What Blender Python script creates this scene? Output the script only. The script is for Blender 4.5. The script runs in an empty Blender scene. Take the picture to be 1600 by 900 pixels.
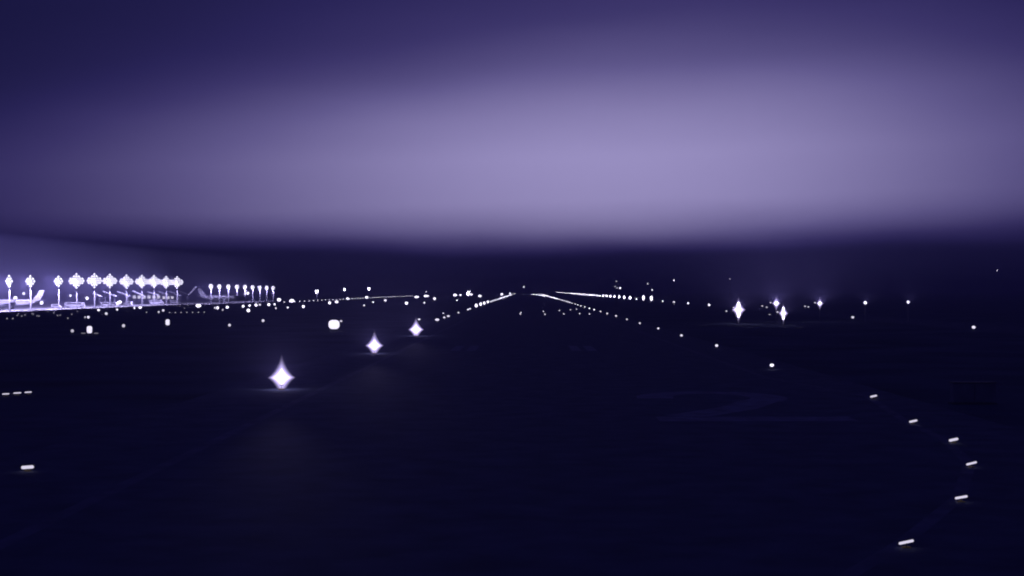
import bpy, math, random
from mathutils import Vector, Matrix, Euler
random.seed(7)
S = bpy.context.scene
C = S.collection
R = math.radians

# ------------------------------------------------------------------ camera
H, F = 10.0, 2400.0            # cockpit height (m); focal length in 1600-px units
VX, VY = 822.0, 453.0          # vanishing point of the runway in the photograph
cam_d = bpy.data.cameras.new('camera')
cam = bpy.data.objects.new('camera', cam_d); C.objects.link(cam)
cam.location = (0, 0, H); cam.rotation_euler = (R(90), 0, 0)
cam_d.sensor_width = 36.0; cam_d.lens = 36.0 * F / 1600.0
cam_d.shift_x = (800 - VX) / 1600.0; cam_d.shift_y = (VY - 450) / 1600.0
cam_d.clip_start = 0.5; cam_d.clip_end = 60000
S.camera = cam

# ------------------------------------------------------------------ dusk sky
W = bpy.data.worlds.new('World'); S.world = W; W.use_nodes = True
nt = W.node_tree; nt.nodes.clear()
def wn(t, **k):
    n = nt.nodes.new(t)
    for a, b in k.items(): setattr(n, a, b)
    return n
def link(a, b): nt.links.new(a, b)
def wmath(op, a, b=None, c=None, clamp=False):
    n = wn('ShaderNodeMath', operation=op); n.use_clamp = clamp
    for i, v in enumerate((a, b, c)):
        if v is None: continue
        if isinstance(v, (int, float)): n.inputs[i].default_value = v
        else: link(v, n.inputs[i])
    return n.outputs[0]
tc = wn('ShaderNodeTexCoord')
sep = wn('ShaderNodeSeparateXYZ'); link(tc.outputs['Generated'], sep.inputs[0])
az = wmath('ARCTAN2', sep.outputs[0], sep.outputs[1])
el0 = wmath('ARCSINE', sep.outputs[2])
mp = wn('ShaderNodeMapping'); mp.inputs['Scale'].default_value = (3.0, 3.0, 14.0)
link(tc.outputs['Generated'], mp.inputs[0])
nz = wn('ShaderNodeTexNoise'); nz.inputs['Scale'].default_value = 1.6
nz.inputs['Detail'].default_value = 2.0; nz.inputs['Roughness'].default_value = 0.4
link(mp.outputs[0], nz.inputs['Vector'])
warp = wmath('MULTIPLY', wmath('SUBTRACT', nz.outputs['Fac'], 0.5), 0.018)
da = wmath('SUBTRACT', az, 0.075)
dome = wmath('MINIMUM', wmath('MULTIPLY', wmath('MULTIPLY', da, da), 1.4), 1.2)      # the deck's edge arches over the glow
el = wmath('ADD', wmath('MULTIPLY', el0, wmath('SUBTRACT', 1.0, wmath('MULTIPLY', az, 0.38))), warp)
el = wmath('ADD', el, wmath('MULTIPLY', dome, wmath('MAXIMUM', wmath('SUBTRACT', el, 0.05), 0.0)))
# afterglow: fades away from the sunset azimuth ...
d0 = wmath('SUBTRACT', az, 0.055)
d = wmath('DIVIDE', d0, wmath('SUBTRACT', 0.278, wmath('MULTIPLY', wmath('GREATER_THAN', d0, 0.0), 0.020)))
glow_az = wmath('EXPONENT', wmath('MULTIPLY', wmath('MULTIPLY', d, d), -1.0))
# ... and lies in the gap between the low bank and the cloud deck above
prof = wn('ShaderNodeValToRGB'); prof.color_ramp.interpolation = 'B_SPLINE'
link(wmath('DIVIDE', el, 0.40, clamp=True), prof.inputs[0])
PROF = [(0.0, .0), (.020, .004), (.028, .02), (.041, .66), (.056, 1.04), (.076, 1.12), (.098, .90), (.120, .68), (.145, .34), (.175, .15), (.22, .08), (.38, .05)]
els = prof.color_ramp.elements
while len(els) < len(PROF): els.new(0.5)
for e, (p, v) in zip(els, PROF):
    e.position = p / 0.40; e.color = (v, v, v, 1)
v = wmath('MULTIPLY', glow_az, prof.outputs[0])
v = wmath('ADD', v, 0.003)
tone = wn('ShaderNodeValToRGB'); link(v, tone.inputs[0])
TONE = [(0.0, (.0058, .0056, .040)), (.07, (.022, .0175, .096)), (.16, (.047, .037, .150)), (.40, (.132, .110, .292)), (1.0, (.375, .325, .625))]
els = tone.color_ramp.elements
while len(els) < len(TONE): els.new(0.5)
for e, (p, c) in zip(els, TONE):
    e.position = p; e.color = (*c, 1)
SUN_EL, SUN_AZ = R(-7), R(4)
sky = wn('ShaderNodeTexSky', sky_type='NISHITA'); sky.sun_disc = False
sky.sun_elevation = SUN_EL; sky.sun_rotation = SUN_AZ
b1 = wn('ShaderNodeBackground'); link(sky.outputs[0], b1.inputs[0]); b1.inputs[1].default_value = 0.05
b2 = wn('ShaderNodeBackground'); link(tone.outputs[0], b2.inputs[0]); 
bank = wn('ShaderNodeMapRange', interpolation_type='SMOOTHSTEP'); link(el, bank.inputs[0])
bank.inputs[1].default_value = 0.0; bank.inputs[2].default_value = 0.045; bank.inputs[3].default_value = 0.80; bank.inputs[4].default_value = 1.0
link(bank.outputs[0], b2.inputs[1])      # low dark cloud bank
ad = wn('ShaderNodeAddShader'); link(b1.outputs[0], ad.inputs[0]); link(b2.outputs[0], ad.inputs[1])
wo = wn('ShaderNodeOutputWorld'); link(ad.outputs[0], wo.inputs['Surface'])

# ------------------------------------------------------------------ exposure / sampling
vs = S.view_settings
vs.view_transform = 'Standard'; vs.look = 'None'; vs.exposure = 0.0; vs.gamma = 1.0; vs.use_curve_mapping = False
S.cycles.max_bounces = 4; S.cycles.diffuse_bounces = 2; S.cycles.glossy_bounces = 2
S.cycles.volume_bounces = 0; S.cycles.transparent_max_bounces = 8
S.cycles.sample_clamp_indirect = 0.04; S.cycles.sample_clamp_direct = 0.0
S.cycles.use_denoising = True
S.cycles.pixel_filter_type = 'GAUSSIAN'; S.cycles.filter_width = 2.2

HAZE = 0.0006

# ------------------------------------------------------------------ helpers
def ground_pt(px, py, z=0.0):
    """place in the world of a point seen at (px,py) of the photograph at height z"""
    D = F * (H - z) / (py - VY)
    return (px - VX) * D / F, D
def at_depth(px, py, D):
    return (px - VX) * D / F, H - (py - VY) * D / F

MATS = {}
_cache = {}
def mat(name, col, rough=0.7, metal=0.0, spec=0.3, noise=None, bump=0.0):
    if name in MATS: return MATS[name]
    m = bpy.data.materials.new(name); m.use_nodes = True
    t = m.node_tree; b = t.nodes['Principled BSDF']
    b.inputs['Base Color'].default_value = (*col, 1); b.inputs['Roughness'].default_value = rough
    b.inputs['Metallic'].default_value = metal; b.inputs['Specular IOR Level'].default_value = spec
    if noise:
        sc, amt = noise
        tcn = t.nodes.new('ShaderNodeTexCoord'); n = t.nodes.new('ShaderNodeTexNoise')
        n.inputs['Scale'].default_value = sc; n.inputs['Detail'].default_value = 6
        t.links.new(tcn.outputs['Object'], n.inputs['Vector'])
        r = t.nodes.new('ShaderNodeValToRGB')
        r.color_ramp.elements[0].position = .32; r.color_ramp.elements[1].position = .68
        r.color_ramp.elements[0].color = (*[c * (1 - amt) for c in col], 1)
        r.color_ramp.elements[1].color = (*[c * (1 + amt) for c in col], 1)
        t.links.new(n.outputs['Fac'], r.inputs[0]); t.links.new(r.outputs[0], b.inputs['Base Color'])
        if bump:
            bp = t.nodes.new('ShaderNodeBump'); bp.inputs['Strength'].default_value = bump
            t.links.new(n.outputs['Fac'], bp.inputs['Height']); t.links.new(bp.outputs[0], b.inputs['Normal'])
    MATS[name] = m
    return m
def emit(name, col, s):
    if name in MATS: return MATS[name]
    m = bpy.data.materials.new(name); m.use_nodes = True
    t = m.node_tree; t.nodes.clear()
    e = t.nodes.new('ShaderNodeEmission'); e.inputs[0].default_value = (*col, 1); e.inputs[1].default_value = s
    o = t.nodes.new('ShaderNodeOutputMaterial'); t.links.new(e.outputs[0], o.inputs[0])
    m.cycles.emission_sampling = 'NONE'
    MATS[name] = m
    return m
LAMP = (0.84, 0.79, 1.0)
def lens_mat(s):
    return emit('lamp_glow_%g' % s, LAMP, s)
MET = mat('painted_metal', (.10, .10, .11), .5, .3)
YEL = mat('fixture_paint', (.35, .26, .06), .5)
STEEL = mat('galvanised_steel', (.55, .55, .58), .5, .2, noise=(3, .15))

class MB:
    def __init__(s): s.v, s.f, s.m = [], [], []
    def add(s, vs, fs, mi=0):
        o = len(s.v); s.v += [tuple(x) for x in vs]; s.f += [tuple(i + o for i in f) for f in fs]; s.m += [mi] * len(fs)
    def box(s, c, d, mi=0, M=None):
        x, y, z = (k / 2 for k in d)
        vs = [Vector((a * x, b * y, e * z)) for e in (-1, 1) for b in (-1, 1) for a in (-1, 1)]
        vs = [(M @ q if M else q) + Vector(c) for q in vs]
        s.add(vs, [(0, 2, 3, 1), (4, 5, 7, 6), (0, 1, 5, 4), (2, 6, 7, 3), (0, 4, 6, 2), (1, 3, 7, 5)], mi)
    def tube(s, p0, p1, r0, r1=None, n=10, mi=0):
        r1 = r0 if r1 is None else r1
        p0, p1 = Vector(p0), Vector(p1); ax = (p1 - p0).normalized()
        u = ax.orthogonal().normalized(); w = ax.cross(u)
        vs = []
        for p, r in ((p0, r0), (p1, r1)):
            for k in range(n):
                a = 2 * math.pi * k / n; vs.append(p + r * (math.cos(a) * u + math.sin(a) * w))
        fs = [(k, (k + 1) % n, n + (k + 1) % n, n + k) for k in range(n)]
        fs += [tuple(range(n - 1, -1, -1)), tuple(range(n, 2 * n))]
        s.add(vs, fs, mi)
    def lathe(s, prof, n=14, c=(0, 0, 0), mi=0, M=None):
        """prof: list of (r,z) bottom to top, ends closed to points"""
        rings = []; vs = []
        for r, z in prof:
            if r <= 1e-6: rings.append([len(vs)]); vs.append(Vector((0, 0, z)))
            else:
                rings.append(list(range(len(vs), len(vs) + n)))
                vs += [Vector((r * math.cos(2 * math.pi * k / n), r * math.sin(2 * math.pi * k / n), z)) for k in range(n)]
        fs = []
        for a, b in zip(rings, rings[1:]):
            for k in range(n):
                k2 = (k + 1) % n
                if len(a) == 1 and len(b) == 1: continue
                if len(a) == 1: fs.append((a[0], b[k2], b[k]))
                elif len(b) == 1: fs.append((a[k], a[k2], b[0]))
                else: fs.append((a[k], a[k2], b[k2], b[k]))
        vs = [(M @ q if M else q) + Vector(c) for q in vs]
        s.add(vs, fs, mi)
    def ball(s, c, rx, rz=None, n=12, m=7, mi=0, M=None):
        rz = rz or rx
        s.lathe([(rx * math.sin(math.pi * i / m), -rz * math.cos(math.pi * i / m)) for i in range(m + 1)], n, c, mi, M)
    def mesh(s, name, mats, smooth=False):
        me = bpy.data.meshes.new(name); me.from_pydata(s.v, [], s.f)
        for m in mats: me.materials.append(m)
        me.polygons.foreach_set('material_index', s.m)
        if smooth: me.polygons.foreach_set('use_smooth', [True] * len(s.f))
        me.update(); return me
def obj(name, data, parent=None, loc=(0, 0, 0), rot=(0, 0, 0)):
    o = bpy.data.objects.new(name, data); C.objects.link(o)
    o.location = loc; o.rotation_euler = rot
    if parent: o.parent = parent
    return o
def tag(o, label, cat, group=None):
    o['label'] = label; o['category'] = cat
    if group: o['group'] = group
    return o
def thing(name, label, cat, loc, rz=0, group=None):
    return tag(obj(name, None, loc=loc, rot=(0, 0, rz)), label, cat, group)
def struct(name, me, loc=(0, 0, 0)):
    o = obj(name, me, loc=loc); o['kind'] = 'structure'; return o
def poly(pts, z, thick=0):
    b = MB(); b.add([(x, y, z) for x, y in pts], [tuple(range(len(pts)))]); return b

# ------------------------------------------------------------------ ground, runway, taxiways, apron
GRASS = mat('mown_grass', (.124, .150, .222), .95, spec=.05, noise=(.05, .35), bump=.3)
ASPH = mat('runway_asphalt', (.145, .172, .262), .85, spec=.10, noise=(.35, .22), bump=.15)
TAXI = mat('taxiway_asphalt', (.136, .160, .248), .88, spec=.10, noise=(.25, .22), bump=.15)
CONC = mat('apron_concrete', (.22, .22, .22), .8, spec=.2, noise=(.12, .18))
PAINT = mat('worn_runway_paint', (.285, .305, .44), .8, spec=.12, noise=(.6, .28))
b = MB(); N = 96; RG = 12000
b.add([(RG * math.cos(2 * math.pi * k / N), RG * math.sin(2 * math.pi * k / N), 0) for k in range(N)], [tuple(range(N))])
struct('ground', b.mesh('ground', [GRASS]))
CX = 2.4                                    # the aircraft sits a little beside the centreline
def strip(x0, x1, y0, y1, z): return poly([(x0, y0), (x1, y0), (x1, y1), (x0, y1)], z)
runway = struct('runway', strip(CX - 33, CX + 33, -400, 4300, .004).mesh('runway', [ASPH]))
# side stripes, worn number, touchdown bars: thin painted sheets on the runway
def ribbon(pts, w, z):
    b = MB(); L, Rr = [], []
    for i, p in enumerate(pts):
        a = Vector(pts[max(0, i - 1)]); c = Vector(pts[min(len(pts) - 1, i + 1)])
        t = (c - a).normalized(); n = Vector((-t.y, t.x))
        q = Vector(p); L.append(q + n * w / 2); Rr.append(q - n * w / 2)
    n = len(pts)
    b.add([(q.x, q.y, z) for q in L + Rr], [(i, n + i, n + i + 1, i + 1) for i in range(n - 1)])
    return b
obj('side_stripe', strip(-21.0, -20.2, -380, 3900, .008).mesh('side_stripe', [mat('faded_runway_paint', (.19, .215, .325), .8, spec=.12, noise=(.4, .25))]), runway)
edge = [ground_pt(px, py) for px, py in ((1365, 619), (1427, 658), (1490, 687), (1518, 724), (1502, 777), (1416, 847), (1230, 960), (900, 1150))]
pts = [(27.2, 3900.0), (27.2, 220.0), (27.4, 175.0)] + [(x - .6 + .5 * (i > 2), y) for i, (x, y) in enumerate(edge)]
obj('side_stripe', ribbon(pts, .7, .008).mesh('side_stripe', [MATS['faded_runway_paint']]), runway)
x0, y0, dw, dh, sw = 10.2, 117.0, 14.0, 34.0, 3.4
two = [(x0 + sw * .5, y0 + dh * .72)]
for k in range(0, 15):
    a = math.radians(165 - k * 15)
    two.append((x0 + dw / 2 + (dw / 2 - sw / 2) * math.cos(a), y0 + dh * .76 + dh * .20 * math.sin(a)))
two += [(x0 + dw * .55, y0 + dh * .38), (x0 + sw * .7, y0 + 4.5)]
bb = ribbon(two, sw, .008)
obj('runway_numeral', bb.mesh('runway_numeral', [PAINT]), runway)
obj('runway_numeral_foot', strip(x0, x0 + dw + 1.2, y0, y0 + 4.2, .0095).mesh('runway_numeral_foot', [PAINT]), runway)
for cx in (-7.5, 12.5):
    for k in range(2):
        obj('touchdown_bar', strip(CX + cx - 5 + k * 2.6 - 2.4, CX + cx - 5 + k * 2.6 - .8, 252, 275, .008).mesh('touchdown_bar', [PAINT]), runway)
struct('parallel_taxiway', strip(-208, -186, -300, 4200, .004).mesh('parallel_taxiway', [TAXI]))
struct('far_taxiway', strip(111, 134, 100, 7000, .004).mesh('far_taxiway', [TAXI]))
# curved turn-off that sweeps past the near bar lamps
curve = [ground_pt(px, py) for px, py in ((1206, 571), (1365, 619), (1427, 658), (1490, 687), (1518, 724), (1502, 777), (1416, 847), (1230, 960), (900, 1150))]
turn = poly([(22, 200)] + [(x + 1.6, y) for x, y in curve] + [(-60, 20), (-60, 100)], .0025)
turn.f[0] = tuple(turn.f[0]); struct('turn_pad', turn.mesh('turn_pad', [TAXI]))
struct('link_taxiway', strip(-188, -30, 640, 664, .006).mesh('link_taxiway', [TAXI]))
struct('apron', strip(-430, -212, 560, 1500, .005).mesh('apron', [CONC]))

# ------------------------------------------------------------------ airfield lamps
def mk_spot(parent, loc, power, size=30, up=13, toe=5, r=.15):
    l = bpy.data.lights.new('lamp_beam', 'SPOT'); l.energy = power; l.color = (.58, .50, 1.0)
    l.spot_size = R(size); l.spot_blend = .35; l.shadow_soft_size = r
    return obj('lamp_beam', l, parent, loc, (R(-90 - up), 0, R(toe)))
def flare_mat(a, b, k):  # emission volume fading outward, imitates the lamp's flare and bloom
    key = 'flare_glow_%g_%g_%g' % (a, b, k)
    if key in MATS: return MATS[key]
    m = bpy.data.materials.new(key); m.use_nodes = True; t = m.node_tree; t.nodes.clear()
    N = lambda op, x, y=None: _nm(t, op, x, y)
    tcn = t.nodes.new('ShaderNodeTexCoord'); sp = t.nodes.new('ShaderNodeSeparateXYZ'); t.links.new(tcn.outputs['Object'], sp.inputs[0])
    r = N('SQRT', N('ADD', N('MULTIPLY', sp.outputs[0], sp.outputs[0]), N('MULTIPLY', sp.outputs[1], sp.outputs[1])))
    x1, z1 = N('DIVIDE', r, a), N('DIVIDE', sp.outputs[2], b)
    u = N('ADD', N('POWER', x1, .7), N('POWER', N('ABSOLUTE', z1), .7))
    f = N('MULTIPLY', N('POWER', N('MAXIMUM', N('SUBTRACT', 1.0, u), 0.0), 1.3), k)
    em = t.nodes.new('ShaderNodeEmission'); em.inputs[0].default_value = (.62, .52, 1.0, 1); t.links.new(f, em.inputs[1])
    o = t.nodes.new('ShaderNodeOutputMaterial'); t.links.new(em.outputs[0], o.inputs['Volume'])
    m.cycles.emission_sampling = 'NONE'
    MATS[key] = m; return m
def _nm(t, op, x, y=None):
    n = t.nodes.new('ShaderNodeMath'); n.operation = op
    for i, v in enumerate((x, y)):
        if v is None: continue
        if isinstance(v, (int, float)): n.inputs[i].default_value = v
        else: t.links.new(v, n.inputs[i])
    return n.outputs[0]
def mk_flare(parent, z, a, b, k, low=None):
    """added volume of glow round a lamp in the shape of its flare, pointed above, below and round its rim; densest round the lamp"""
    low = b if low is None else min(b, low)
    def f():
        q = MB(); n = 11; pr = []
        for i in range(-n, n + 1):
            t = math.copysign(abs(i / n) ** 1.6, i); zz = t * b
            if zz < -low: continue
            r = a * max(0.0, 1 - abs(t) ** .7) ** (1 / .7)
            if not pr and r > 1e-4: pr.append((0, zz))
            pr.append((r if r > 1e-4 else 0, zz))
        q.lathe(pr, 18); return q.mesh('lamp_glow', [flare_mat(a, b, k)])
    return obj('lamp_glow', cached(('flare', a, b, k, round(low, 2)), f), parent, (0, 0, z))
def mk_flood(parent, loc, power, aim, size=178, r=.5):
    l = bpy.data.lights.new('lamp_light', 'SPOT'); l.energy = power; l.color = (.56, .49, 1.0); l.shadow_soft_size = r
    l.spot_size = R(size); l.spot_blend = .3
    return obj('lamp_light', l, parent, loc, Vector(aim).to_track_quat('-Z', 'Y').to_euler())

def cached(key, fn):
    if key not in _cache: _cache[key] = fn()
    return _cache[key]
def stub_mesh(w, h, z, s):
    """a small elevated airfield light too far away to show its parts: foot, stem, glass (one mesh)"""
    def f():
        b = MB(); b.tube((0, 0, 0), (0, 0, .08), .16, .14, 8)
        b.tube((0, 0, .08), (0, 0, max(z - h / 2, .1)), .04, .04, 6)
        b.ball((0, 0, z), w / 2, h / 2, 10, 6, 1)
        return b.mesh('airfield_light', [MET, lens_mat(s)], True)
    return cached(('stub', round(w, 2), round(h, 2), round(z, 2), s), f)
def far_lamp(name, label, cat, group, x, y, w, h=None, z=None, s=6.0):
    h = h or w; z = z if z is not None else h / 2 + .35
    return tag(obj(name, stub_mesh(w, h, z, s), loc=(x, y, 0)), label, cat, group)
def quant(v, q=.1): return max(q, round(v / q) * q)
def strength(D, base=2.2):
    """lamps further down the field emit more, to show through the haze; three settings only"""
    return base * .7 if D < 700 else (base * 1.4 if D < 1600 else base * 4)

# --- big lantern lamps on the runway's edge
def lantern(px, py, w, h, power, label):
    z = h * .40 + .45
    x, y = ground_pt(px, py, z)
    t = thing('runway_edge_light', label, 'runway light', (x, y, 0), group='bright lantern lamps on the runway edge')
    b = MB(); b.lathe([(0, 0), (.34, .0), (.34, .06), (.22, .12), (0, .12)], 16); obj('base', b.mesh('base', [YEL]), t)
    b = MB(); b.tube((0, 0, .12), (0, 0, .42), .07, .06, 10); obj('stem', b.mesh('stem', [MET]), t)
    b = MB(); b.lathe([(0, .40), (.20, .40), (.24, .47), (.10, .52), (0, .52)], 16); obj('collar', b.mesh('collar', [MET]), t)
    # spindle-shaped inner lens
    N = 12; pr = [(0, -1)]
    for i in range(-N + 1, N):
        q = i / N; q = math.copysign(abs(q) ** 1.6, q); pr.append(((1 - abs(q) ** 1.1) ** (1 / 1.1), q))
    pr.append((0, 1))
    b = MB(); b.lathe([(r * w / 2, (zz * h / 2 if zz > 0 else zz * h * .40) + z) for r, zz in pr], 20); obj('lens', b.mesh('lens', [lens_mat(1.6)], True), t)
    mk_spot(t, (0, -w * .45, z), power, 30, 13, math.degrees(math.atan2(-x, y)), .3)
    mk_flare(t, z, w * 1.9, h * 1.5, 7.0, z - .03)
    return t
lantern(440, 590, .8, 1.9, 4e4, 'largest white lamp with diamond-shaped flare on the runway edge, before the other two lanterns')
lantern(585, 540, .85, 2.0, 4e4, 'middle one of three white lamps with diamond-shaped flares along the runway edge')
lantern(650, 515, 1.0, 2.3, 4e4, 'last of three white lamps with diamond-shaped flares, next to the small runway lights')

# --- near bar lamps round the turn-off
def bar_lamp(px, py, wpx, hpx, tilt, label, group):
    z = .22; x, y = ground_pt(px, py, z); k = y / F
    w, h = wpx * k, max(hpx * k * .78, .05)
    t = thing('bar_light', label, 'taxiway light', (x, y, 0), group=group)
    b = MB(); b.tube((0, 0, 0), (0, 0, .05), .2, .17, 14); obj('base', b.mesh('base', [YEL]), t)
    b = MB(); b.tube((0, 0, .05), (0, 0, z - h * .4), .035, .03, 8); obj('stem', b.mesh('stem', [MET]), t)
    M = Matrix.Rotation(-R(tilt), 3, 'Y')
    b = MB(); b.box((0, .05, z), (w * 1.04, .08, h * 1.3), 0, M); obj('housing', b.mesh('housing', [MET]), t)
    # rounded bar of glass in front of the housing
    b = MB(); A = M @ Vector((-w / 2 + h / 2, 0, 0)); B = M @ Vector((w / 2 - h / 2, 0, 0))
    b.tube(A + Vector((0, 0, z)), B + Vector((0, 0, z)), h / 2, h / 2, 10)
    b.ball(A + Vector((0, 0, z)), h / 2, h / 2, 10, 6); b.ball(B + Vector((0, 0, z)), h / 2, h / 2, 10, 6)
    obj('lens', b.mesh('lens', [lens_mat(.9)], True), t)
    return t
for i, (px, py, w, h, tl) in enumerate(((1365, 619, 11, 3.6, 12), (1427, 658, 13, 4, 12), (1490, 687, 15, 5, 12), (1518, 724, 17, 4, 14), (1502, 777, 20, 4.6, 10), (1416, 847, 24, 5.2, 12))):
    bar_lamp(px, py, w, h, tl, 'low tilted bar light, %s in the curve counted from the straight runway row' % ['first', 'second', 'third', 'fourth', 'fifth', 'sixth'][i], 'bar lights curving round the turn-off')
for px, py, w in ((9, 615.5, 11), (27, 614, 12), (44, 612.8, 11)):
    bar_lamp(px, py, w, 2.4, 3, 'thin dim bar light, one of three set end to end beside the runway', 'three bar lights end to end')
bar_lamp(43, 730, 20, 6.5, 4, 'thick lone white bar light on the dark ground before the three thin ones', None)

# --- runway edge rows
lab = 'small white edge light in the long even row leading from the turn-off'
x, y = ground_pt(1206, 571, .5)
far_lamp('runway_edge_light', lab, 'runway light', 'edge lights in the row from the turn-off', x, y, .5, .36, s=2.2)
for k in range(2, 60):
    D = 144 + 58.3 * k
    if D < 250: D = 262
    far_lamp('runway_edge_light', lab, 'runway light', 'edge lights in the row from the turn-off', 32.4 + random.uniform(-.2, .2), D,
             .5 if D < 500 else (.7 if D < 1100 else (1.0 if D < 2200 else 1.3)), .42 if D < 500 else (.6 if D < 1100 else (.9 if D < 2200 else 1.1)), s=strength(D))
lab = 'small white edge light in the runway row that follows the three lanterns'
ys = [480, 522, 549, 632, 735, 762, 857, 941, 1021, 1116, 1200] + [1255 + 57 * k for k in range(48)]
for k, D in enumerate(ys):
    br = 857 <= D <= 1125
    far_lamp('runway_edge_light', lab, 'runway light', 'edge lights in the row after the lanterns', -27.8, D,
             {480: 1.3, 549: 1.1}.get(D, 1.4 if br else (.7 if D < 800 else 1.1)), {480: .7, 549: .6}.get(D, 1.9 if br else (.6 if D < 800 else 1.0)), s=strength(D) * (1.5 if br else 1))

# --- far row beyond the runway (x about 110 m)
lab = 'white light in the straight row far across the grass from the turn-off'
ys = [383, 522, 923, 1043, 1143, 1237, 1348, 1440] + [1530 + 95 * k for k in range(10)] + [2480 + 62 * k for k in range(56)]
for D in ys:
    w, h = (.9, .7) if D < 600 else ((2.2, 4.5) if D in (1348, 1440) else ((2.0, 2.8) if 1600 < D < 2200 else ((1.3, 1.3) if D < 1600 else (1.9, 1.9))))
    x = 110 if D > 600 else {383: 111.6, 522: 111.0}[D]
    far_lamp('taxiway_light', lab, 'taxiway light', 'row of lights across the grass', x, D, w, h, s=strength(D) * (2 if D > 1300 else 1))
def tall_lamp(px, py, D, w, h, power, label):
    """post with a tall stacked lamp head"""
    x, z = at_depth(px, py, D)
    t = thing('stacked_lamp', label, 'lamp', (x, D, 0), group='tall stacked lamps across the grass')
    b = MB(); b.tube((0, 0, 0), (0, 0, .12), .35, .3, 12); obj('base', b.mesh('base', [YEL]), t)
    b = MB(); b.tube((0, .3, .1), (0, .3, z + h / 2), .08, .06, 8); b.tube((0, .3, .1), (0, 0, .1), .08, .08, 8); obj('post', b.mesh('post', [STEEL]), t)
    for k in range(3):
        zz = z + (k - 1) * h * .22
        b = MB(); b.ball((0, 0, zz), w / 2 * (1 if k == 1 else .72), h * .19, 12, 8); obj('lamp_head', b.mesh('lamp_head', [lens_mat(5)], True), t)
    mk_spot(t, (0, -w * .6, z), power, 34, 16, -8)
    mk_flare(t, z, w * 1.8, h * .85, 6.0, z - .03)
    return t
tall_lamp(1154, 484, 450, 1.25, 5.6, 4.5e4, 'tallest stacked white lamp standing across the grass beyond the runway')
tall_lamp(1224, 489.5, 430, .85, 4.4, 2.5e4, 'slimmer stacked white lamp close before a faint lamp post')
for px, py, w, pw, lb in ((1213, 474, 1.5, 6e4, 'hazy white post lamp rising just behind the slim stacked lamp'),
                          (1281, 474, 1.3, 5e4, 'hazy white post lamp standing alone between the stacked lamps and two small ones'),
                          (1352, 473, 1.0, 1.0e4, 'small white post lamp between a hazy one and the outermost one'),
                          (1419, 472, .9, 8e3, 'outermost small white post lamp of the line across the grass')):
    D = 480; w *= .65; x, z = at_depth(px, py, D)
    t = thing('post_lamp', lb, 'lamp', (x, D, 0), group='post lamps across the grass')
    b = MB(); b.tube((0, .2, 0), (0, .2, z), .09, .06, 8); obj('post', b.mesh('post', [STEEL]), t)
    b = MB(); b.ball((0, 0, z), w * .55, w * .6, 12, 8); obj('lamp_head', b.mesh('lamp_head', [lens_mat(5)], True), t)
    mk_spot(t, (0, -w * .7, z), pw, 34, 16, -10)
    mk_flare(t, z, w * 1.6, w * (3.4 if pw > 2e4 else 1.4), 5.0, z - .03)
# triple lens ghosts left of the tall lamps, built as small stub lights
for px, py, D in ((1135, 486, 700), (1142.5, 488, 700), (1146.5, 480.5, 720), (1191, 478, 760), (1198, 480, 760), (1204, 472.8, 745), (1202.5, 492, 620), (1209, 494, 620), (1215, 487.5, 620), (1258, 478.5, 760), (1263, 479.5, 760), (1273.5, 473, 745)):
    x, z = at_depth(px, py, D)
    far_lamp('ghost_light', 'tiny dim lens ghost built as a stub light close beside a tall white lamp', 'lens ghost', 'lens ghosts beside the tall lamps', x, D, .9, .55, z, 1.3)

# --- parallel taxiway row beyond the lanterns
lab = 'tiny white light in the dense row along the parallel taxiway past the mast row'
for k in range(50):
    D = 1175 + 27 * k
    far_lamp('taxiway_light', lab, 'taxiway light', 'dense row of taxiway lights', -185, D, .75, s=4 if D < 1600 else 7)
# --- dots at the link and far runway end
for px, py in ((813, 491.5), (814, 489.3), (849, 487.5), (851.5, 492), (874, 486), (881, 491.4), (891.5, 485), (901, 484), (905.6, 491), (921, 491.5)):
    x, y = ground_pt(px, py, .3)
    far_lamp('inset_light', 'tiny scattered light on the runway where the taxiway crosses', 'runway light', 'scattered lights at the crossing', x, y, .45, s=2)
for px, py in ((818.5, 460.5), (830, 460.3), (834, 460.2), (838, 460.5), (842, 461), (846, 461.5), (850, 462.6)):
    x, y = ground_pt(px, py, .5)
    far_lamp('threshold_light', 'tiny light in the cross row at the far runway end', 'runway light', 'lights across the runway end', x, y, 1.0, s=60)
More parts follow.
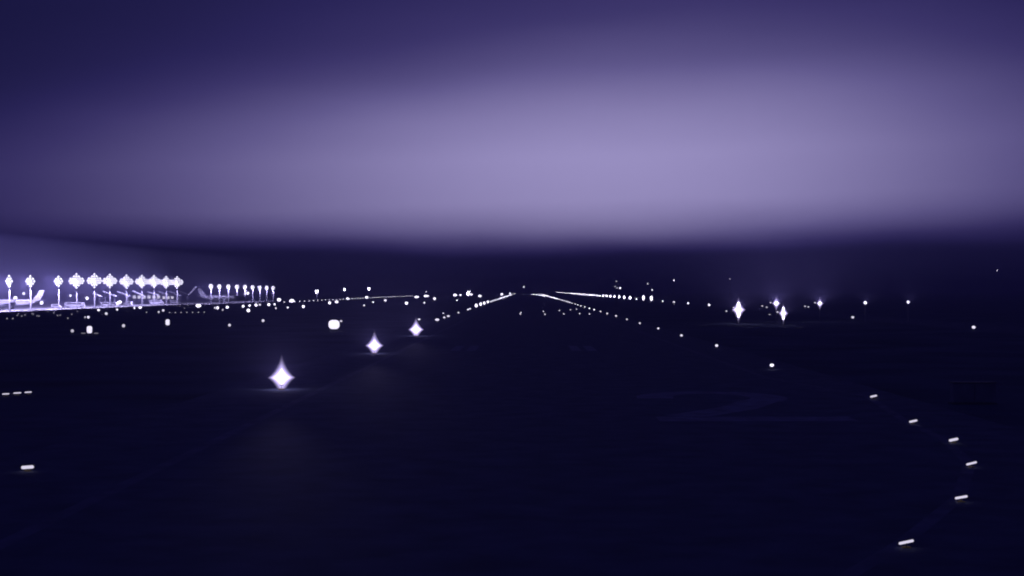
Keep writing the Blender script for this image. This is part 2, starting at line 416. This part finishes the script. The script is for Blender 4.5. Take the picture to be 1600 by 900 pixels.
# --- scattered field lamps: (px, py, w px, h px, strength)
field = [(310, 478, 8, 5, 6), (358.6, 508, 4, 4, 1.2), (411, 501, 4, 4, 1.3), (388, 485, 5, 5, 4), (355, 480, 4, 4, 4), (340, 481, 3.5, 4.5, 4), (336, 481, 2, 3, 2),
         (348, 484, 2.5, 3, 1), (380, 478.5, 3.5, 4, 4), (390, 477.5, 3.5, 3, 4), (400, 476.7, 4, 4, 5), (406, 476, 3, 3, 2), (420, 476, 4, 4, 5), (429, 475.5, 3, 3, 4), (431, 481.5, 2.5, 2.5, 2), (436, 469.5, 6, 5, 20),
         (449.5, 480.5, 2.6, 2.6, 3), (456, 471, 7, 5, 20), (474, 479, 4, 4, 6), (515, 473.6, 4, 4, 8), (526, 472, 5, 4, 9), (543, 466.5, 4, 3.5, 30), (573, 464.6, 4, 4, 40), (569, 477, 2, 2, 4), (583, 472, 2, 2, 5),
         (602, 469.4, 3, 3, 20), (635, 474, 4.5, 4, 9), (651, 464, 7, 3, 40), (666, 462.5, 8, 3, 60), (679, 466.6, 4, 3.5, 30), (663, 473, 2, 2, 8), (655, 499, 4, 2, 2), (692.6, 489.5, 2, 2, 2),
         (711, 461, 6, 4, 60), (719.5, 461, 3, 2.5, 60), (736, 460, 5, 3, 80), (749.7, 462.5, 5, 3.5, 60), (784, 459.8, 4, 4, 90), (797, 458.8, 3, 2.5, 90), (714, 469, 2, 2, 12),
         (193, 509, 5, 5, 1.0), (113, 517, 5, 5, .8), (65, 474, 5, 5, 8), (24, 467, 6, 6, 14), (37, 458.6, 4, 4, 40), (187, 473, 6, 5, 9), (136, 466, 5, 5, 14), (166, 490, 4.5, 4, 1.4), (138, 495.6, 4, 4, 1.6), (133, 495.6, 3, 3, .9),
         (255, 485, 3.5, 3.5, 1.6), (248, 487.5, 3, 3, 1.2), (219, 480.5, 5, 3, 4), (210, 481, 2, 3, 4), (154, 484.5, 4, 3, 3), (183, 483.5, 3, 3, 2.5)]
for i, (px, py, w, h, s) in enumerate(field):
    if py < VY + 8:
        D = 1800; x, z = at_depth(px, py, D)
    else:
        z0 = .8; x, D = ground_pt(px, py, z0)
        if D > 1500: D = 1500
        x, z = at_depth(px, py, D)
    k = D / F
    big = w >= 4
    far_lamp('field_light', ('round white lamp' if big else 'tiny point light') + (' in front of the floodlit apron' if px < 300 else (' below the row of nine slender masts' if px < 432 else (' near the dense taxiway row' if px < 600 else (' between the dense taxiway row and the jet with the lit fin' if px < 725 else ' close beside the far end of the runway')))), 'field lamp',
             'round lamps scattered over the field' if big else 'tiny lights scattered over the field', x, D, quant(w * k), quant(h * k), max(z, h * k / 2 + .05), min(s, 5))
# dim blue-ish dots in front of the apron
for i, (px, py) in enumerate([(27, 494), (29, 491), (34, 495), (39, 493), (50, 491), (52, 492), (58, 494.5), (61, 495), (75, 488), (84, 490), (90, 494), (94, 493.5), (112, 492), (106, 498.5), (11, 499), (20, 499),
                              (121, 487.5), (229, 489), (265, 489.3), (274, 489.3), (283, 489.2), (292, 489.1), (301, 489), (310, 489), (319, 488.8), (281, 479), (294, 478), (288, 482.5)]):
    x, y = ground_pt(px, py, .3)
    far_lamp('taxiway_light', 'faint dot of a taxiway light before the floodlit apron', 'taxiway light', 'faint lights before the apron', x, y, .5, .45, s=.45 if i < 17 else .7)
# --- illuminated airfield signs
def sign(px, py, wpx, hpx, s, label, wing=False, knob=False):
    x, y = ground_pt(px, py + hpx / 2, .45); k = y / F; w, h = wpx * k, hpx * k
    t = thing('airfield_sign', label, 'sign', (x, y, 0))
    b = MB()
    for sx in (-.32, .32): b.tube((sx * w, .1, 0), (sx * w, .1, .5), .06, .06, 8)
    obj('legs', b.mesh('legs', [MET]), t)
    z = .45 + h / 2
    def rounded(w, h, d, r, y):
        pts = []
        for cx, cz, a0 in ((w / 2 - r, h / 2 - r, 0), (-w / 2 + r, h / 2 - r, 90), (-w / 2 + r, -h / 2 + r, 180), (w / 2 - r, -h / 2 + r, 270)):
            for j in range(5): a = R(a0 + j * 22.5); pts.append((cx + r * math.cos(a), cz + r * math.sin(a)))
        n = len(pts); b = MB()
        b.add([(p, y - d / 2, q + z) for p, q in pts] + [(p, y + d / 2, q + z) for p, q in pts], [tuple(range(n - 1, -1, -1)), tuple(range(n, 2 * n))] + [(i, (i + 1) % n, n + (i + 1) % n, n + i) for i in range(n)])
        return b
    obj('cabinet', rounded(w * 1.06, h * 1.05, .3, w * .34, .1).mesh('cabinet', [MET]), t)
    obj('sign_face', rounded(w, h, .08, w * .34, -.1).mesh('sign_face', [lens_mat(s)]), t)
    if knob:
        b = MB(); b.ball((w * .64, -.05, z + h * .38), w * .12, w * .09, 10, 6); b.tube((w * .4, .1, z + h * .25), (w * .64, -.02, z + h * .38), .05, .05, 6, 1)
        obj('side_lamp', b.mesh('side_lamp', [lens_mat(1), MET]), t)
    if wing:
        for sx in (-1, 1):
            b = MB(); b.box((sx * w * 1.25, .1, .42), (w * .8, .08, .22)); obj('side_panel', b.mesh('side_panel', [lens_mat(.22)]), t)
    return t
sign(522, 507, 17, 14, 1.6, 'squarish glowing white airfield sign with a small lamp on its corner', knob=True)
sign(140, 515, 8, 11, 1.4, 'upright glowing sign flanked by two dim low panels', wing=True)
sign(262, 503.5, 6, 9, 1.4, 'small upright glowing sign without panels, alone on the grass')
# unlit cabinet beyond the curve
x, y = ground_pt(1523, 632, 0); k = y / F
t = thing('equipment_cabinet', 'unlit grey equipment cabinet faintly visible on the grass outside the curve', 'cabinet', (x, y, 0))
b = MB(); b.box((0, .6, 1.02), (66 * k, 1.2, 30 * k)); obj('body', b.mesh('body', [mat('cabinet_paint', (.38, .38, .42), .7, noise=(1, .15))]), t)
b = MB(); b.box((0, .6, .05), (70 * k, 1.4, .16)); obj('plinth', b.mesh('plinth', [CONC]), t)
b = MB(); b.box((0, .6, 1.02 + 15 * k + .04), (69 * k, 1.35, .07)); obj('lid', b.mesh('lid', [MET]), t)
b = MB(); b.box((0, -.01, 1.02), (.03, .02, 27 * k)); obj('door_seam', b.mesh('door_seam', [MET]), t)

# ------------------------------------------------------------------ floodlight masts
def mast(x, y, z, power, label, group, nl=4, w=3.4, lw=.7, s=6):
    t = thing('floodlight_mast', label, 'floodlight', (x, y, 0), group=group)
    b = MB(); b.tube((0, 0, 0), (0, 0, .5), .5, .42, 12); obj('footing', b.mesh('footing', [CONC]), t)
    b = MB(); b.tube((0, 0, .5), (0, 0, z + .5), .34, .18, 10); obj('pole', b.mesh('pole', [STEEL]), t)
    b = MB()
    rows = nl if isinstance(nl, tuple) else (nl,)
    for j, c in enumerate(rows):
        zz = z + (j - (len(rows) - 1) / 2) * lw * 1.15
        b.box((0, -.25, zz), (c * lw * 1.2, .14, .14))
    b.box((0, -.16, z), (.22, .14, len(rows) * lw * 1.1)); obj('head_frame', b.mesh('head_frame', [STEEL]), t)
    for j, c in enumerate(rows):
        zz = z + (j - (len(rows) - 1) / 2) * lw * 1.15
        for k in range(c):
            xx = (k - (c - 1) / 2) * lw * 1.2
            b = MB(); b.tube((xx, -.33, zz), (xx, -.68, zz), lw * .36, lw * .52, 12, 0); b.tube((xx, -.685, zz), (xx, -.72, zz), lw * .5, lw * .47, 12, 1)
            obj('flood_lamp', b.mesh('flood_lamp', [MET, lens_mat(s)]), t)
    if power: mk_flood(t, (0, -1.6, z - .2), power, (-.85, .1, -.25))
    return t
L1 = -240
ORD = ['first', 'second', 'third', 'fourth', 'fifth', 'sixth', 'seventh', 'eighth', 'ninth', 'tenth', 'eleventh']
for i, (px, py, pw) in enumerate(((15, 439.5, 8), (48, 439.5, 11), (92, 439.5, 11), (120, 439, 9), (148, 438.5, 9), (172, 439, 8), (198, 440, 7), (222, 440, 7), (241, 440, 7.5), (260, 441, 6), (277, 441, 6))):
    D = F * L1 / (px - VX); x, z = at_depth(px, py, D)
    mast(x, D, z, pw * 2.4e4, 'blazing apron floodlight mast, %s counted from the row of nine slender masts' % ORD[10 - i], 'floodlight masts over the apron', (1, 2, 3, 2, 1) if px < 30 else ((1, 3, 4, 3, 1) if px < 95 else (1, 3, 6, 7, 6, 3, 1)), 4.6, 1.05, 3)
for i, (px, py) in enumerate(((330, 447.5), (343, 447.8), (357, 448), (370.5, 448.2), (383, 448.5), (395, 449), (406, 449.4), (417, 449.6), (427, 450))):
    D = F * -222 / (px - VX); x, z = at_depth(px, py, D)
    mast(x, D, z, 5e4, 'slender mast, %s in the row of nine counted from the apron floodlights' % ORD[i], 'row of nine slender masts', (2, 3, 2), 3.4, .95, 4)
for px, py, lw in ((495, 456, 1.6), (538.5, 453, 1.0), (576.6, 451.7, 1.1)):
    D = 1650; x, z = at_depth(px, py, D)
    mast(x, D, z, 6e3 if px < 500 else 0, 'lone mast lamp beyond the dense row of taxiway lights', 'lone mast lamps', (1, 2), 2.4, lw, 30)
for px, py, D, s, w in ((818.5, 448.3, 1500, 30, 1.3), (963, 439.4, 900, 2, .5), (961, 447.5, 900, 2, .5), (964, 450, 900, 2, .6), (969, 450, 900, 4, 1.0), (1012, 443.3, 900, 3, .6), (1019, 453, 900, 4, .7), (1053, 438, 900, 4, .7), (1140.5, 436, 900, 1.4, .5), (1558, 422.5, 1950, 9, 1.3), (666, 455.7, 1600, 14, 1.0), (731, 455, 1700, 40, 1.5), (734.5, 454.4, 1700, 22, 1.0), (387, 458, 1100, 14, 2.0), (383, 459, 1100, 10, 1.2), (110, 462, 820, 3, 1.2)):
    x, z = at_depth(px, py, D); s = min(s, 4)
    t = thing('obstruction_lamp', ('tiny warning lamp ' + ('among the apron masts' if px < 200 else ('behind the nine slender masts' if px < 400 else ('above the dense taxiway row' if px < 700 else ('by the pale tail fin of the far jet' if px < 760 else ('straight over the far runway end' if px < 830 else ('in the loose cluster over the row across the grass' if px < 1100 else ('above the stacked lamps' if px < 1300 else 'standing alone, tallest over the empty grass')))))))), 'warning lamp', (x, D, 0), group='warning lamps on thin poles')
    b = MB(); b.tube((0, 0, 0), (0, 0, z), .08, .05, 6); obj('pole', b.mesh('pole', [MET]), t)
    b = MB(); b.ball((0, 0, z), w / 2, w / 2, 10, 6); obj('lamp_head', b.mesh('lamp_head', [lens_mat(s)], True), t)

# ------------------------------------------------------------------ aircraft
WHITE = mat('aircraft_paint', (.78, .78, .80), .35, 0, .5)
GREY = mat('aircraft_grey', (.35, .36, .40), .4, .2)
GLASS = mat('dark_glass', (.02, .02, .03), .1)
TYRE = mat('tyre_rubber', (.02, .02, .02), .9)
def airliner(label, loc, rz, Ln, r, fin_light=None, belly=None):
    t = thing('parked_jet', label, 'aircraft', loc, rz)
    zc = r + Ln * .05
    st = [(-.5, .06, .62), (-.46, .25, .50), (-.38, .55, .28), (-.25, .88, .08), (-.12, 1, 0), (.2, 1, 0), (.36, 1, 0), (.43, .86, -.06), (.47, .62, -.15), (.492, .3, -.26), (.5, .03, -.3)]
    n = 14; vs = []; fs = []
    for sx, sr, dz in st:
        for k in range(n):
            a = 2 * math.pi * k / n; vs.append((sx * Ln, r * sr * math.cos(a), zc + dz * r + r * sr * math.sin(a)))
    for i in range(len(st) - 1):
        for k in range(n): fs.append((i * n + k, i * n + (k + 1) % n, (i + 1) * n + (k + 1) % n, (i + 1) * n + k))
    fs += [tuple(range(n)), tuple((len(st) - 1) * n + k for k in range(n - 1, -1, -1))]
    b = MB(); b.add(vs, fs); fu = obj('fuselage', b.mesh('fuselage', [WHITE], True), t)
    for sy in (-1, 1):
        b = MB(); b.box((Ln * .04, sy * r * .985, zc + r * .28), (Ln * .66, .06, r * .13)); obj('window_band', b.mesh('window_band', [GLASS]), fu)
    b = MB(); b.box((Ln * .468, 0, zc + r * .32), (Ln * .012, r * .8, r * .22)); obj('cockpit_window', b.mesh('cockpit_window', [GLASS]), fu)
    def wing(root, tip, rc, tcx, th):
        (x1, y1, z1), (x2, y2, z2) = root, tip; b = MB(); vs = []
        for x, y, z, c, q in ((x1, y1, z1, rc, th), (x2, y2, z2, tcx, th * .4)):
            vs += [(x + c * .5, y, z), (x + c * .1, y, z + q / 2), (x - c * .5, y, z + q * .1), (x + c * .1, y, z - q / 2)]
        b.add(vs, [(0, 1, 5, 4), (1, 2, 6, 5), (2, 3, 7, 6), (3, 0, 4, 7), (3, 2, 1, 0), (4, 5, 6, 7)]); return b
    for sy in (-1, 1):
        w = obj('wing', wing((Ln * .03, sy * r * .6, zc - r * .5), (-Ln * .14, sy * Ln * .46, zc + r * .15), Ln * .2, Ln * .06, r * .35).mesh('wing', [GREY]), t)
        b = MB(); b.add([(-Ln * .11, sy * Ln * .46, zc + r * .15), (-Ln * .17, sy * Ln * .46, zc + r * .15), (-Ln * .18, sy * Ln * .475, zc + r * 1.2), (-Ln * .155, sy * Ln * .475, zc + r * 1.2),
                         (-Ln * .11, sy * Ln * .463, zc + r * .15), (-Ln * .17, sy * Ln * .463, zc + r * .15), (-Ln * .18, sy * Ln * .478, zc + r * 1.2), (-Ln * .155, sy * Ln * .478, zc + r * 1.2)],
                        [(0, 1, 2, 3), (7, 6, 5, 4), (0, 4, 5, 1), (1, 5, 6, 2), (2, 6, 7, 3), (3, 7, 4, 0)])
        obj('winglet', b.mesh('winglet', [WHITE]), w)
        b = MB(); b.tube((Ln * .12, sy * Ln * .16, zc - r * .95), (Ln * .01, sy * Ln * .16, zc - r * .9), r * .5, r * .36, 12); b.box((Ln * .04, sy * Ln * .16, zc - r * .5), (Ln * .1, .2, r * .5)); obj('engine', b.mesh('engine', [GREY]), t)
        obj('tailplane', wing((-Ln * .43, sy * r * .2, zc + r * .55), (-Ln * .49, sy * Ln * .17, zc + r * .75), Ln * .09, Ln * .04, r * .15).mesh('tailplane', [GREY]), t)
        b = MB()
        for q in (-.35, .35): b.tube((-Ln * .02, sy * r * 1.1 + q - .12, .5), (-Ln * .02, sy * r * 1.1 + q + .12, .5), .5, .5, 10, 1)
        b.tube((-Ln * .02, sy * r * 1.1, .5), (-Ln * .02, sy * r * .9, zc - r * .5), .12, .12, 6); obj('landing_gear', b.mesh('landing_gear', [STEEL, TYRE]), t)
    b = MB(); b.tube((Ln * .4, -.2, .38), (Ln * .4, .2, .38), .38, .38, 10, 1); b.tube((Ln * .4, 0, .4), (Ln * .4, 0, zc - r * .7), .1, .1, 6); obj('landing_gear', b.mesh('landing_gear', [STEEL, TYRE]), t)
    b = MB(); q = r * .12; z0, z1 = zc + r * .75, zc + r * .9 + Ln * .155
    P = [(-Ln * .33, z0), (-Ln * .46, z0), (-Ln * .515, z1), (-Ln * .455, z1)]
    b.add([(x, -q, z) for x, z in P] + [(x, q, z) for x, z in P], [(0, 1, 2, 3), (7, 6, 5, 4), (0, 4, 5, 1), (1, 5, 6, 2), (2, 6, 7, 3), (3, 7, 4, 0)])
    obj('tail_fin', b.mesh('tail_fin', [WHITE]), t)
    return t
airliner('white jet gleaming under floodlights, swept tail raised, wingtip beyond the frame', (-268, 800, 0), math.pi + .1, 32, 1.75)
airliner('white jet under the row of nine slender masts, nose toward the row end', (-(VX - 347) * 1160 / F, 1160, 0), -.05, 36, 2.0)
jt = airliner('far dark jet whose lit tail fin stands up pale near the runway end', (-(VX - 717) * 1900 / F, 1900, 0), math.pi + .15, 26, 1.4)
l = bpy.data.lights.new('logo_light', 'SPOT'); l.energy = 1.5e5; l.spot_size = R(40); l.color = (.85, .8, 1)
lo = obj('logo_light', l, jt, (-26 * .42, 7.5, 3.2)); lo.rotation_euler = (Vector((-26 * .46, 0, 5.5)) - lo.location).to_track_quat('-Z', 'Y').to_euler()

# ------------------------------------------------------------------ apron buildings and vehicles
WALL = mat('cladding', (.45, .45, .47), .7, noise=(.6, .12)); ROOFM = mat('roof_sheet', (.25, .25, .27), .6)
def building(label, x, y, w, d, h, rz, nwin, name='terminal_building', ws=1.0, storeys=1):
    t = thing(name, label, 'building', (x, y, 0), rz)
    b = MB(); b.box((0, 0, h / 2), (w, d, h)); obj('wall', b.mesh('wall', [WALL]), t)
    b = MB(); b.box((0, 0, h + .2), (w + 1.2, d + 1.2, .4)); b.box((w * .2, d * .1, h + .9), (w * .12, d * .3, 1.0)); obj('roof', b.mesh('roof', [ROOFM]), t)
    def wm():
        b = MB(); b.box((0, 0, 0), (1, .08, 1)); return b.mesh('window', [lens_mat(ws)])
    ww = w / nwin * .62; wh = h / storeys * .42
    fm = cached(('win', ws), wm)
    for sidx in range(storeys):
        for k in range(nwin):
            o = obj('window', fm, t, ((k - (nwin - 1) / 2) * w / nwin, -d / 2 - .03, h / storeys * (sidx + .52))); o.scale = (ww, 1, wh)
    b = MB(); b.box((w * .44, -d / 2 - .05, 1.2), (1.4, .1, 2.4)); obj('door', b.mesh('door', [GREY]), t)
    return t
building('long low terminal with a row of lit windows behind the floodlit apron', -322, 900, 150, 22, 6.0, R(-70), 26, ws=.6)
building('pale lit hall with wide windows beyond the sloping canopies', -352, 1440, 30, 16, 6.5, R(-14), 6, 'cargo_hall', 1.6)
building('smaller lit hall next to the wide-windowed one', -330, 1430, 13, 14, 5.5, R(-14), 3, 'cargo_hall', 1.6)
# sloping canopies below the masts
CAN = mat('canopy_sheet', (.75, .75, .77), .5)
cps = [(146, 459, 157, 463), (162, 456, 181, 463), (184, 456, 202, 463), (208, 455, 225, 463), (231, 456, 246, 461), (248, 456, 262, 461), (264, 455.5, 281, 462), (280, 455.5, 294, 461)]
for i, (xa, ya, xb, yb) in enumerate(cps):
    D = F * -262 / ((xa + xb) / 2 - VX)
    X1, Z1 = at_depth(xa, ya, D); X2, Z2 = at_depth(xb, yb, D)
    last = i == len(cps) - 1
    t = thing('sloping_canopy', 'butterfly canopy with one roof sheet swept up past the last floodlight' if last else 'pale sloping roof sheet on posts beneath the apron floodlights', 'canopy', (X1, D, 0), group='sloping canopies on the apron')
    def slab(x1, z1, x2, z2, dpt, th=.35):
        b = MB(); vs = []
        for yy in (-dpt / 2, dpt / 2):
            vs += [(x1, yy, z1), (x2, yy, z2), (x2, yy, z2 + th), (x1, yy, z1 + th)]
        b.add(vs, [(0, 1, 2, 3), (7, 6, 5, 4), (0, 4, 5, 1), (1, 5, 6, 2), (2, 6, 7, 3), (3, 7, 4, 0)]); return b
    w = X2 - X1
    obj('roof_sheet', slab(0, Z1, w, Z2, 6).mesh('roof_sheet', [CAN]), t)
    for fx in (.1, .9):
        b = MB(); b.tube((w * fx, 0, 0), (w * fx, 0, Z1 + (Z2 - Z1) * fx), .14, .12, 8); obj('post', b.mesh('post', [STEEL]), t)
    if last:
        X3, Z3 = at_depth(306.5, 448, D)
        obj('raised_sheet', slab(w + .15, Z2, X3 - X1, Z3, 6, .25).mesh('raised_sheet', [CAN]), t)
def vehicle(kind, label, x, y, rz, L, w, h, paint):
    t = thing(kind, label, kind.split('_')[-1], (x, y, 0), rz)
    b = MB(); prof = [(-L / 2, .45), (L / 2, .45), (L / 2, h * .5), (L / 2 - .5, h * .56), (L / 2 - (1.1 if kind != 'apron_bus' else .3), h), (-L / 2, h)]
    n = len(prof)
    b.add([(px, -w / 2, pz) for px, pz in prof] + [(px, w / 2, pz) for px, pz in prof], [tuple(range(n)), tuple(range(2 * n - 1, n - 1, -1))] + [(i, n + i, n + (i + 1) % n, (i + 1) % n) for i in range(n)])
    obj('body', b.mesh('body', [paint]), t)
    for sx in (-.32, .32):
        for sy in (-1, 1):
            b = MB(); b.tube((sx * L, sy * (w / 2 - .1), .42), (sx * L, sy * (w / 2 + .04), .42), .42, .42, 12); obj('wheel', b.mesh('wheel', [TYRE]), t)
    for sy in (-1, 1):
        b = MB(); b.box((-.02 * L, sy * (w / 2 + .01), h * .72), (L * .7, .03, h * .26)); obj('side_window', b.mesh('side_window', [GLASS]), t)
        b = MB(); b.ball((L / 2, sy * w * .35, .85), .18, .18, 8, 6); obj('headlight', b.mesh('headlight', [lens_mat(4)], True), t)
    return t
VP = mat('vehicle_paint', (.72, .72, .74), .35, 0, .5)
def vat(px, py): return -256.0, 256.0 * F / (VX - px)
for kind, px, py, rz, L, w, h, lb in (('apron_bus', 117, 481.3, .15, 11, 2.6, 3.0, 'pale apron bus parked at the apron edge, brightest of the vehicles'),
                                      ('service_van', 165, 482, .2, 5.5, 2.1, 2.6, 'white service van beside the apron bus'),
                                      ('service_van', 178, 481, -.1, 5.0, 2.1, 2.4, 'white service van between two other vans'),
                                      ('service_van', 200, 480.5, 3.0, 5.2, 2.1, 2.4, 'white service van facing away from its neighbours'),
                                      ('fuel_truck', 245, 478.5, .1, 9, 2.5, 3.2, 'white fuel truck parked below the sloping canopies'),
                                      ('service_van', 272, 477.5, .1, 5, 2.1, 2.4, 'white service van by the fuel truck near the last canopies'),
                                      ('service_van', 88, 480.5, .1, 5, 2.1, 2.3, 'white service van parked behind the gleaming jet tail')):
    x, y = vat(px, py); vehicle(kind, lb, x, y, rz, L, w, h, VP)

# ------------------------------------------------------------------ haze
b = MB(); b.box((0, 0, 18.5), (27000, 27000, 39.0))
hz = bpy.data.materials.new('haze_air'); hz.use_nodes = True
t = hz.node_tree; t.nodes.clear()
pv = t.nodes.new('ShaderNodeVolumePrincipled'); pv.inputs['Color'].default_value = (.50, .48, .80, 1)
pv.inputs['Density'].default_value = HAZE; pv.inputs['Anisotropy'].default_value = 0.25
o = t.nodes.new('ShaderNodeOutputMaterial'); t.links.new(pv.outputs[0], o.inputs['Volume'])
ho = obj('haze', b.mesh('haze', [hz])); ho['kind'] = 'stuff'
